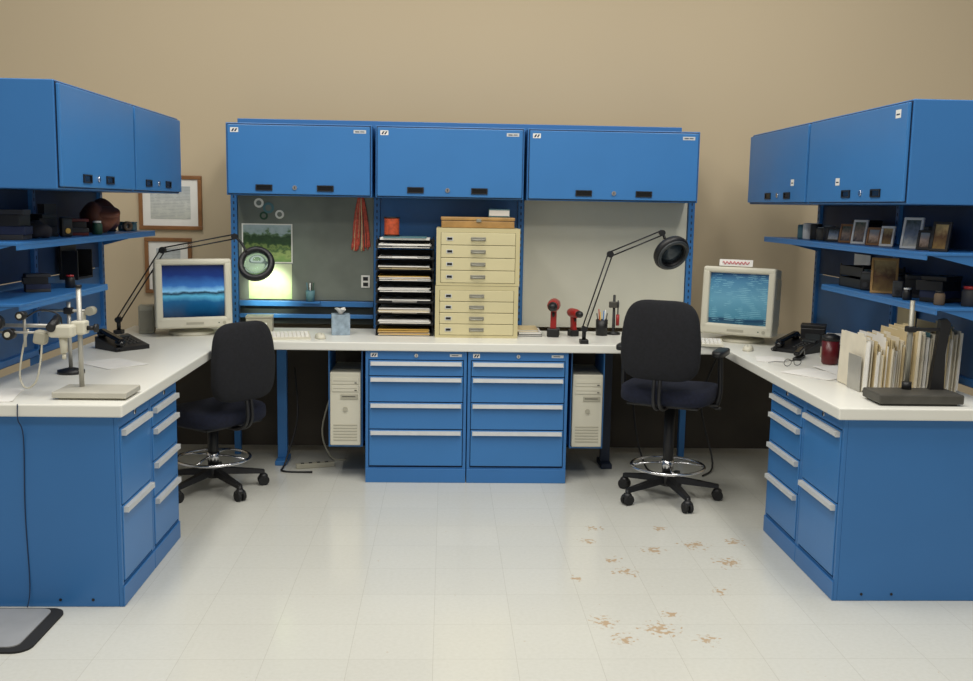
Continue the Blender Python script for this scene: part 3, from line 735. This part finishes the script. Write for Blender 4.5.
paper(1.84,4.80,.5,'white loose sheets lying on worktop by folders',3)
paper(2.02,4.90,.1,'white loose sheets beside dark red mug',2,z=WT+.004)
paper(1.76,5.28,-.2,'white loose sheet beside stapler',2,w=.15,h=.2)
paper(-1.84,4.05,.2,'white sheets at worktop end beside instrument',3)
paper(-1.62,4.90,.9,'white sheet lying on side worktop',2)
# ---------------------------------------------------------------- folders
base_y=4.33
e=thing('bookend',(1.855,base_y,WT),0,'grey steel bookend holding a row of folders','bookend')
M(STEEL).box(0,.10,0,.14,0,.002).obj('foot',e);M(STEEL).box(-.003,0,0,.14,0,.16,.001).obj('plate',e)
x=1.862
cols=[IVORY,WHITE,MANILA,IVORY,WHITE,MANILA,MANILA,IVORY,MANILA,WHITE,MANILA,MANILA,IVORY,TEAL,MANILA,IVORY,MANILA,MANILA,IVORY]
nm={id(MANILA):'manila',id(WHITE):'white',id(TEAL):'teal',id(IVORY):'cream'}
for i,c in enumerate(cols):
    t=random.choice([.012,.016,.022,.030]);h=random.uniform(.205,.255)+(.045 if x>2.03 else 0)+(.015 if i%3==1 else 0);d=random.uniform(.24,.29)
    lean=.030
    q=M(c,[WHITE,IVORY][i%2],MANILA)
    q.T=Matrix.Rotation(lean,4,'Y')
    fl=.0024
    q.box(0,fl,0,d,0,h).box(t-fl,t,.006,d,0,h-.014).box(0,t,d-.001,d,0,h-.014)
    q.box(.0,fl,d*.1+.02*(i%4),d*.1+.02*(i%4)+.07,h,h+.012)
    n=max(2,int((t-.005)/.004))
    for k in range(n):
        hx=.0027+(t-.0054)*k/n;hw=(t-.0054)/n-.0003
        y0=random.uniform(-.026,.008)
        q.m(1 if random.random()<.75 else 2).box(hx,hx+hw,y0,d-.004,.001+random.uniform(0,.012),h-random.uniform(.0,.06)-.002)
    q.obj('file_folder',loc=(x,base_y+random.uniform(-.025,.012),WT+.003),label='%s file folder stuffed with uneven papers, in a row'%nm[id(c)],cat='file folder',group='file folders in a row on the worktop')
    x+=t+.0028
    if x>2.29:break
e=thing('gauge_stand',(1.81,4.02,WT),0,'dark cast iron comparator stand with tall column and steel post','gauge stand')
M(DSTEEL).box(0,.36,0,.18,.008,.048,.006).box(.02,.34,.02,.16,0,.008).obj('base_plate',e)
M(DULL).cyl((.175,.14,.048),(.175,.14,.43),.010).obj('column',e,label='slim upright steel post')
M(BLACK).cyl((.175,.14,.048),(.175,.14,.08),.020).obj('collar',e)
M(BLACK).box(.155,.195,.12,.16,.295,.320,.006).obj('clamp',e)
M(BLACK).prism([(.275,.13,.048),(.335,.13,.048),(.330,.13,.20),(.345,.13,.335),(.325,.13,.355),(.30,.13,.35),(.295,.13,.28),(.285,.13,.16)],(0,.03,0)).obj('support_column',e)
M(BLACK).box(.195,.30,.132,.148,.300,.314,.003).obj('arm',e)
# ---------------------------------------------------------------- measuring instrument
e=thing('optical_measuring_stand',(-1.565,3.985,WT),0,'steel bench stand with column, beige optical head and black knobs','measuring instrument')
PL=mat('ground_plate',(190,187,174),.45,.1,var=.05,scale=10)
M(PL,BEIGE2).box(0,.295,0,.19,.008,.032,.004).m(1).box(.02,.275,.02,.17,0,.008).obj('base_plate',e,label='light grey ground base plate')
M(STEEL).cyl((.075,.13,.032),(.075,.13,.44),.010).obj('column',e)
M(BLACK).cyl((.075,.13,.44),(.075,.13,.452),.013).obj('column_cap',e)
M(BEIGE,BLACK).box(.045,.105,.10,.16,.25,.305,.008).m(1).cyl((.105,.13,.275),(.135,.13,.275),.010).cyl((.135,.13,.275),(.147,.13,.275),.018).obj('carriage',e)
M(BEIGE).box(-.02,.075,.04,.10,.245,.295,.010).cyl((.03,.07,.245),(.03,.07,.18),.018,.012).cyl((.03,.07,.18),(.03,.07,.155),.008).obj('optical_head',e)
M(BLACK).cyl((-.005,.03,.285),(-.005,.11,.315),.018,n=20).obj('eyepiece',e)
M(BEIGE2).box(-.085,-.035,.05,.10,.215,.27,.010,R=RY(.2)).obj('motor_block',e)
M(STEEL).cyl((-.26,.11,.285),(.045,.11,.285),.008).cyl((-.24,.07,.262),(-.02,.07,.262),.005).cyl((-.13,.09,.20),(-.13,.09,.34),.006).obj('cross_arm',e)
for x,z,r in ((-.13,.33,.018),(-.235,.30,.032),(-.18,.255,.022)):
    M(BLACK,BEIGE).cyl((x,.045,z),(x,.085,z),r,n=20).m(1).cyl((x,.040,z),(x,.045,z),r*.5).obj('adjust_knob',e,label='round black knob')
M(BLACK).tube([(-.24,.12,.285),(-.26,.12,.20),(-.30,.10,.12),(-.28,.05,.07),(-.25,.0,.02)],.004,sub=5).obj('cable',e)
M(BEIGE).tube([(-.05,.06,.24),(-.06,.06,.15),(-.09,.08,.06),(-.14,.10,.03),(-.17,.12,.08),(-.15,.12,.20),(-.12,.10,.27)],.004,sub=5).obj('cable',e)
M(BLACK).tube([(.03,.06,.30),(.02,.05,.34),(-.05,.05,.355),(-.12,.08,.32)],.003,sub=5).obj('cable',e)
e=thing('microscope_arm',(-1.72,4.62,WT),0,'black and steel swing arm stand with round clamp','instrument')
M(BLACK).lathe([(.06,0),(.06,.015),(.02,.025)],n=24).obj('foot',e)
M(STEEL).cyl((0,0,.02),(0,0,.33),.009).cyl((-.12,0,.29),(.10,0,.29),.007).obj('rod',e)
M(BLACK).box(-.02,.02,-.018,.018,.275,.305,.006).obj('clamp',e)
M(BEIGE2).cyl((.10,-.025,.29),(.10,.025,.29),.020).obj('knob',e)
M(BEIGE).cyl((.06,0,.285),(.06,0,.20),.018,.012).obj('sleeve',e)
# ---------------------------------------------------------------- things on shelves
S1=1.4605
def tray(x,y,z,label,n=2):
    e=thing('letter_tray',(x,y,z),0,label,'paper tray','black trays on the side shelves')
    for i in range(n):
        zz=i*.06;q=M(BLACK);q.box(-.11,.11,-.15,.15,zz,zz+.003).box(-.11,-.107,-.15,.15,zz,zz+.05).box(.107,.11,-.15,.15,zz,zz+.05).box(-.11,.11,.147,.15,zz,zz+.05)
        for sx in (-.108,.102):
            for sy in (-.148,.142): q.box(sx,sx+.006,sy,sy+.006,zz,zz+.06)
        q.obj('tray',e)
        M(WHITE,MANILA).box(-.10,.10,-.14,.14,zz+.004,zz+.02).m(1).box(-.10,.10,-.14,.14,zz+.02,zz+.028).obj('paper',e)
def clutter(kind,x,y,z,s,m,m2,rz,where,group):
    """small assorted shelf things"""
    if kind=='jar':
        q=M(m,m2);q.lathe([(.4*s,0),(.45*s,.04*s),(.45*s,.9*s),(.34*s,1.05*s)],n=20);q.m(1).lathe([(.36*s,1.05*s),(.36*s,1.22*s),(0,1.24*s)],n=20)
        q.obj('jar',loc=(x,y,z),rz=rz,label='small dark jar with lid on '+where,cat='jar',group=group)
    elif kind=='roll':
        q=M(m,m2);q.T=Matrix.Translation((0,0,.5*s))@Matrix.Rotation(H90,4,'X')
        q.lathe([(.22*s,-.2*s),(.5*s,-.2*s),(.5*s,.2*s),(.22*s,.2*s)],n=24,closed=True)
        q.obj('tape_roll',loc=(x,y,z),rz=rz,label='roll of tape standing on '+where,cat='tape',group=group)
    elif kind=='meter':
        e=thing('hand_meter',(x,y,z),rz,'dark hand meter leaning on '+where,'meter',group)
        M(m).box(-.4*s,.4*s,-.2*s,.2*s,0,1.3*s,.12*s).obj('case',e);M(GLASS).box(-.3*s,.3*s,-.22*s,-.2*s,.75*s,1.15*s).obj('display',e)
        M(m2).cyl((0,-.2*s,.4*s),(0,-.26*s,.4*s),.18*s).obj('dial',e)
    elif kind=='binder':
        q=M(m,WHITE);q.box(-.2*s,-.16*s,-1*s,1*s,0,2*s).box(.16*s,.2*s,-1*s,1*s,0,2*s).box(-.2*s,.2*s,-1*s,-.96*s,0,2*s).m(1).box(-.14*s,.14*s,-.95*s,.95*s,.05*s,1.8*s)
        q.obj('binder',loc=(x,y,z),rz=rz,label='narrow dark binder standing on '+where,cat='binder',group=group)
    elif kind=='stack':
        q=M(m,m2,BLACK);zz=0
        for k in range(4):
            t=s*(.2+.12*(k%3));o=.08*s*math.sin(k*2.1+rz)
            q.m(k%3).box(-.75*s+o,.75*s+o,-.6*s,.6*s-o,zz,zz+t,.002,R=RZ(.12*math.sin(k*3)));zz+=t
        q.obj('stacked_papers',loc=(x,y,z),rz=rz,label='untidy pile of dark booklets on '+where,cat='booklets',group=group)
    elif kind=='cloth':
        q=M(m);q.sq((0,0,.40*s),(.8*s,.6*s,.42*s),.8,.9,n=28,m=14,fn=lambda p:(p.x,p.y,max(-.40*s,p.z+.10*s*math.sin(p.x*70+1)*math.cos(p.y*55))))
        q.obj('crumpled_cloth',loc=(x,y,z),rz=rz,label='crumpled dark shop cloth on '+where,cat='cloth',group=group)
GU='assorted clutter on the upper instrument shelf';WU='upper blue shelf'
DB=mat('dark_blue_card',(30,40,70),.6);DG=mat('dark_grey_card',(52,52,54),.6);TANC=mat('dull_tan_card',(120,100,78),.7);DCL=mat('dark_shop_cloth',(46,44,48),.9,var=.3,scale=20)
for k,y,x,s,m,m2,rz in [('stack',4.36,-1.87,.11,DG,DB,.1),('cloth',4.55,-1.83,.09,DCL,WHITE,.3),('stack',4.72,-1.88,.09,BLACK,DG,1.4),('meter',4.76,-1.77,.07,BLACK,YEL,.9),
    ('binder',4.88,-1.90,.075,DG,WHITE,0),('stack',4.97,-1.80,.07,REDD,DG,.4),('cloth',5.12,-1.87,.08,DCL,WHITE,.8),('jar',5.15,-1.76,.055,GREEN,WHITE,0),('jar',5.66,-1.86,.06,BLACK,TEAL,0),('roll',5.76,-1.80,.055,TANC,BLACK,.9)]:
    clutter(k,x,y,S1,s,m,m2,rz,WU,GU)
e=thing('leather_pouch',(-1.83,5.40,S1+.003),.4,'slouched brown leather pouch on upper blue shelf','bag')
def pf(p):
    return (p.x*(1-.45*max(0,p.z/.08)),p.y*(1-.3*max(0,p.z/.08))+.02*math.sin(p.x*30),max(-.084,p.z+.016*math.sin(p.x*40+p.y*25)))
M(BROWN).sq((0,0,.085),(.10,.13,.080),.75,.8,fn=pf).obj('pouch',e)
M(BROWN).sq((.02,-.09,.105),(.075,.05,.020),.7,.8,R=RX(.5)).obj('flap',e)
boxthing('small_carton',-1.83,5.86,S1,.09,.09,.05,TEAL,'small teal tin on end of upper shelf','box',.1)
S2=1.2155
GL='assorted clutter on the lower instrument shelf'
for k,y,x,s,m,m2,rz in [('stack',4.62,-1.86,.07,DG,DB,.5),('jar',4.84,-1.79,.05,BLACK,RED,0)]:
    clutter(k,x,y,S2,s,m,m2,rz,'lower blue shelf',GL)
e=thing('wall_pocket',(-1.96,5.36,1.22),0,'black hanging rack between side shelves','rack')
M(BLACK).box(-.035,0.06,-.11,.11,0,.012).box(-.035,-.025,-.11,.11,.012,.20).box(-.02,.06,-.11,-.10,.012,.15).box(-.02,.06,.10,.11,.012,.15).obj('rack_body',e)
PICS=[rampmat('photo_print_%d'%i,s,.3,noise=.6,nscale=5) for i,s in enumerate([
 [(0,(60,60,70)),(.5,(150,130,116)),(1,(60,80,70))],[(0,(180,180,172)),(.5,(110,126,150)),(1,(40,60,60))],[(0,(90,70,50)),(.5,(190,164,146)),(1,(140,156,170))],[(0,(130,104,56)),(.5,(90,60,40)),(1,(170,150,104))]])]
def pframe(x,y,z,w,h,rz,fm,pi,label):
    e=thing('photo_frame',(x,y,z),rz,label,'photo frame','photo frames on the side shelves')
    T=Matrix.Translation((0,0,.001))@Matrix.Rotation(-.18,4,'X')
    b=.012
    q=M(fm);q.T=T;q.box(-w/2,w/2,0,.012,0,b,.002).box(-w/2,w/2,0,.012,h-b,h,.002).box(-w/2,-w/2+b,0,.012,b,h-b,.002).box(w/2-b,w/2,0,.012,b,h-b,.002);q.obj('frame',e)
    q=M(PICS[pi]);q.T=T;q.box(-w/2+b,w/2-b,.004,.010,b,h-b);q.obj('photo',e)
    q=M(BLACK);q.prism([(-.01,.03,h*.62),(-.01,.013+h*.45,0),(-.01,.010+h*.45,0)],(.02,0,0));q.obj('kickstand',e)
S3=1.4755;S4=1.2455
a=math.radians(-58)
pframe(2.11,5.42,S3,.09,.08,a,BLACK,1,'low black photo frame on upper blue shelf')
pframe(2.11,5.25,S3,.08,.10,a,WOODD,0,'narrow brown photo frame on upper blue shelf')
pframe(2.11,5.08,S3,.085,.125,a,SILV,0,'small silver photo frame on upper blue shelf')
pframe(2.11,4.90,S3,.08,.09,a,WOODD,2,'small wooden photo frame on upper blue shelf')
pframe(2.12,4.77,S3,.075,.10,a,SILV,3,'tiny silver photo frame on upper blue shelf')
pframe(2.12,4.52,S3,.10,.145,a,SILV,1,'larger silver photo frame on upper blue shelf')
pframe(2.12,4.39,S3,.07,.09,a,BLACK,2,'tiny black photo frame on upper blue shelf')
pframe(2.12,4.25,S3,.085,.13,a,BLACK,3,'black photo frame near end of upper shelf')
for i,(y,c,h) in enumerate([(5.95,TEAL,.08),(5.86,WHITE,.09),(5.74,BLACK,.09),(5.64,DSTEEL,.07),(5.54,BLACK,.08)]):
    q=M(c,SILV);q.lathe([(.032,0),(.034,.004),(.034,h-.004),(.032,h)],n=20);q.m(1).lathe([(.028,h),(.028,h+.003),(0,h+.004)],n=20);q.obj('tin_can',loc=(2.14,y,S3),label='small round tin on upper blue shelf',cat='can',group='round tins on the upper shelf')
boxthing('small_carton',2.29,5.40,S3,.10,.16,.12,BLACK,'dark carton behind photo frames','box',0,TEAL)
boxthing('small_carton',2.29,4.66,S3,.10,.14,.10,DSTEEL,'dark grey carton behind photo frames','box',0,DG)
tray(2.23,5.16,S4,'black letter trays on lower blue shelf',2)
pframe(2.14,4.80,S4,.125,.175,math.radians(-25),WOOD,3,'gold-brown wood framed picture leaning on lower blue shelf')
GR='assorted clutter on the lower folder shelf'
for k,y,x,s,m,m2,rz in [('meter',4.98,2.13,.075,BLACK,DG,-.7),('jar',4.90,2.28,.08,DG,BLACK,0),('stack',4.62,2.24,.09,DG,BLACK,-.4),('meter',4.60,2.12,.06,DG,BLACK,-.5),('stack',4.40,2.22,.10,BLACK,DB,.6),('jar',4.46,2.10,.045,BLACK,SILV,0),('jar',4.24,2.14,.05,TANC,BLACK,0),('jar',4.20,2.25,.07,DG,RED,0)]:
    clutter(k,x,y,S4,s,m,m2,rz,'lower blue shelf',GR)
M(WHITE).box(2.357,2.3595,5.48,5.70,1.16,1.40).obj('pinned_sheet',label='white sheet pinned to blue side panel',cat='paper')
M(MANILA).box(2.357,2.3595,4.9,5.10,.98,1.18).obj('pinned_sheet',label='buff sheet pinned to blue side panel',cat='paper')
# ---------------------------------------------------------------- floor bits
e=thing('foot_plate',(-1.80,3.70,0),0,'silvery metal floor plate with black rubber edge','floor mat')
def rr(x0,x1,y0,y1,z,r):
    P=[]
    for cx,cy,a0 in ((x1-r,y1-r,0),(x0+r,y1-r,90),(x0+r,y0+r,180),(x1-r,y0+r,270)):
        for k in range(7):
            t=math.radians(a0+15*k);P.append((cx+r*math.cos(t),cy+r*math.sin(t),z))
    return P
M(RUB).prism(rr(-.35,.30,-.20,.20,0,.06),(0,0,.008)).obj('rubber_edge',e)
M(mat('brushed_plate',(176,176,174),.38,.35,var=.10,scale=6)).prism(rr(-.32,.25,-.165,.185,.008,.04),(0,0,.004)).obj('metal_sheet',e)
M(BLUED).tube([(-1.66,3.893,.842),(-1.66,3.890,.78),(-1.655,3.922,.70),(-1.663,3.926,.4),(-1.657,3.925,.1),(-1.66,3.90,.01)],.0022,sub=6).obj('power_cable',label='thin dark cord hanging down blue cabinet end',cat='cable')
for i,P in enumerate([[(-.95,6.30,.60),(-.92,6.2,.30),(-.98,6.1,.04),(-.98,6.0,.008),(-.80,5.98,.008)],[(-.70,6.36,.5),(-.78,6.32,.2),(-.72,6.30,.02),(-.62,6.28,.008)],[(1.20,6.3,.6),(1.22,6.2,.25),(1.28,6.15,.02),(1.32,6.0,.008)],[(1.75,6.3,.7),(1.65,6.25,.4),(1.7,6.1,.05),(1.6,5.95,.008)]]):
    M(BEIGE2 if i==1 else BLACK).tube(P,.006,sub=6).obj('power_cable',label='loose %s cable hanging under the worktop'%('beige' if i==1 else 'black'),cat='cable',group='loose cables under the worktop')
e=thing('power_strip',(-.80,6.12,0),.3,'beige power strip on floor under worktop','power strip')
M(BEIGE2).box(-.12,.12,-.02,.02,0,.03,.004).obj('strip_body',e)
for i in range(4): M(BLACK).box(-.09+i*.05,-.07+i*.05,-.01,.01,.03,.033).obj('socket',e)
# ---------------------------------------------------------------- light
w=bpy.data.worlds.new('World');SC.world=w;w.use_nodes=True
bg=w.node_tree.nodes['Background'];bg.inputs[0].default_value=(1,.965,.90,1);bg.inputs[1].default_value=.30
def area(loc,size,sy,power,rot=(0,0,0),col=(1,.965,.895)):
    l=bpy.data.lights.new('ceiling_light','AREA');l.shape='RECTANGLE';l.size=size;l.size_y=sy;l.energy=power;l.color=col
    o=bpy.data.objects.new('ceiling_light',l);COL.objects.link(o);o.location=loc;o.rotation_euler=rot
for x in (-1.8,.2,2.2): area((x,3.8,4.4),.5,2.6,66)
area((.2,1.0,4.4),4,1.0,96)
# ---------------------------------------------------------------- camera
cam=bpy.data.cameras.new('cam');co=bpy.data.objects.new('camera',cam);COL.objects.link(co)
cam.sensor_width=36;cam.lens=1000/973*36;cam.clip_start=.05
th=math.radians(7.7);ps=math.radians(2.4);ph=math.radians(1.0)
R=Matrix.Rotation(-ps,4,'Z')@Matrix.Rotation(H90-th,4,'X')@Matrix.Rotation(ph,4,'Z')
co.matrix_world=Matrix.Translation((0,0,1.64))@R
SC.camera=co
SC.view_settings.view_transform='Standard'
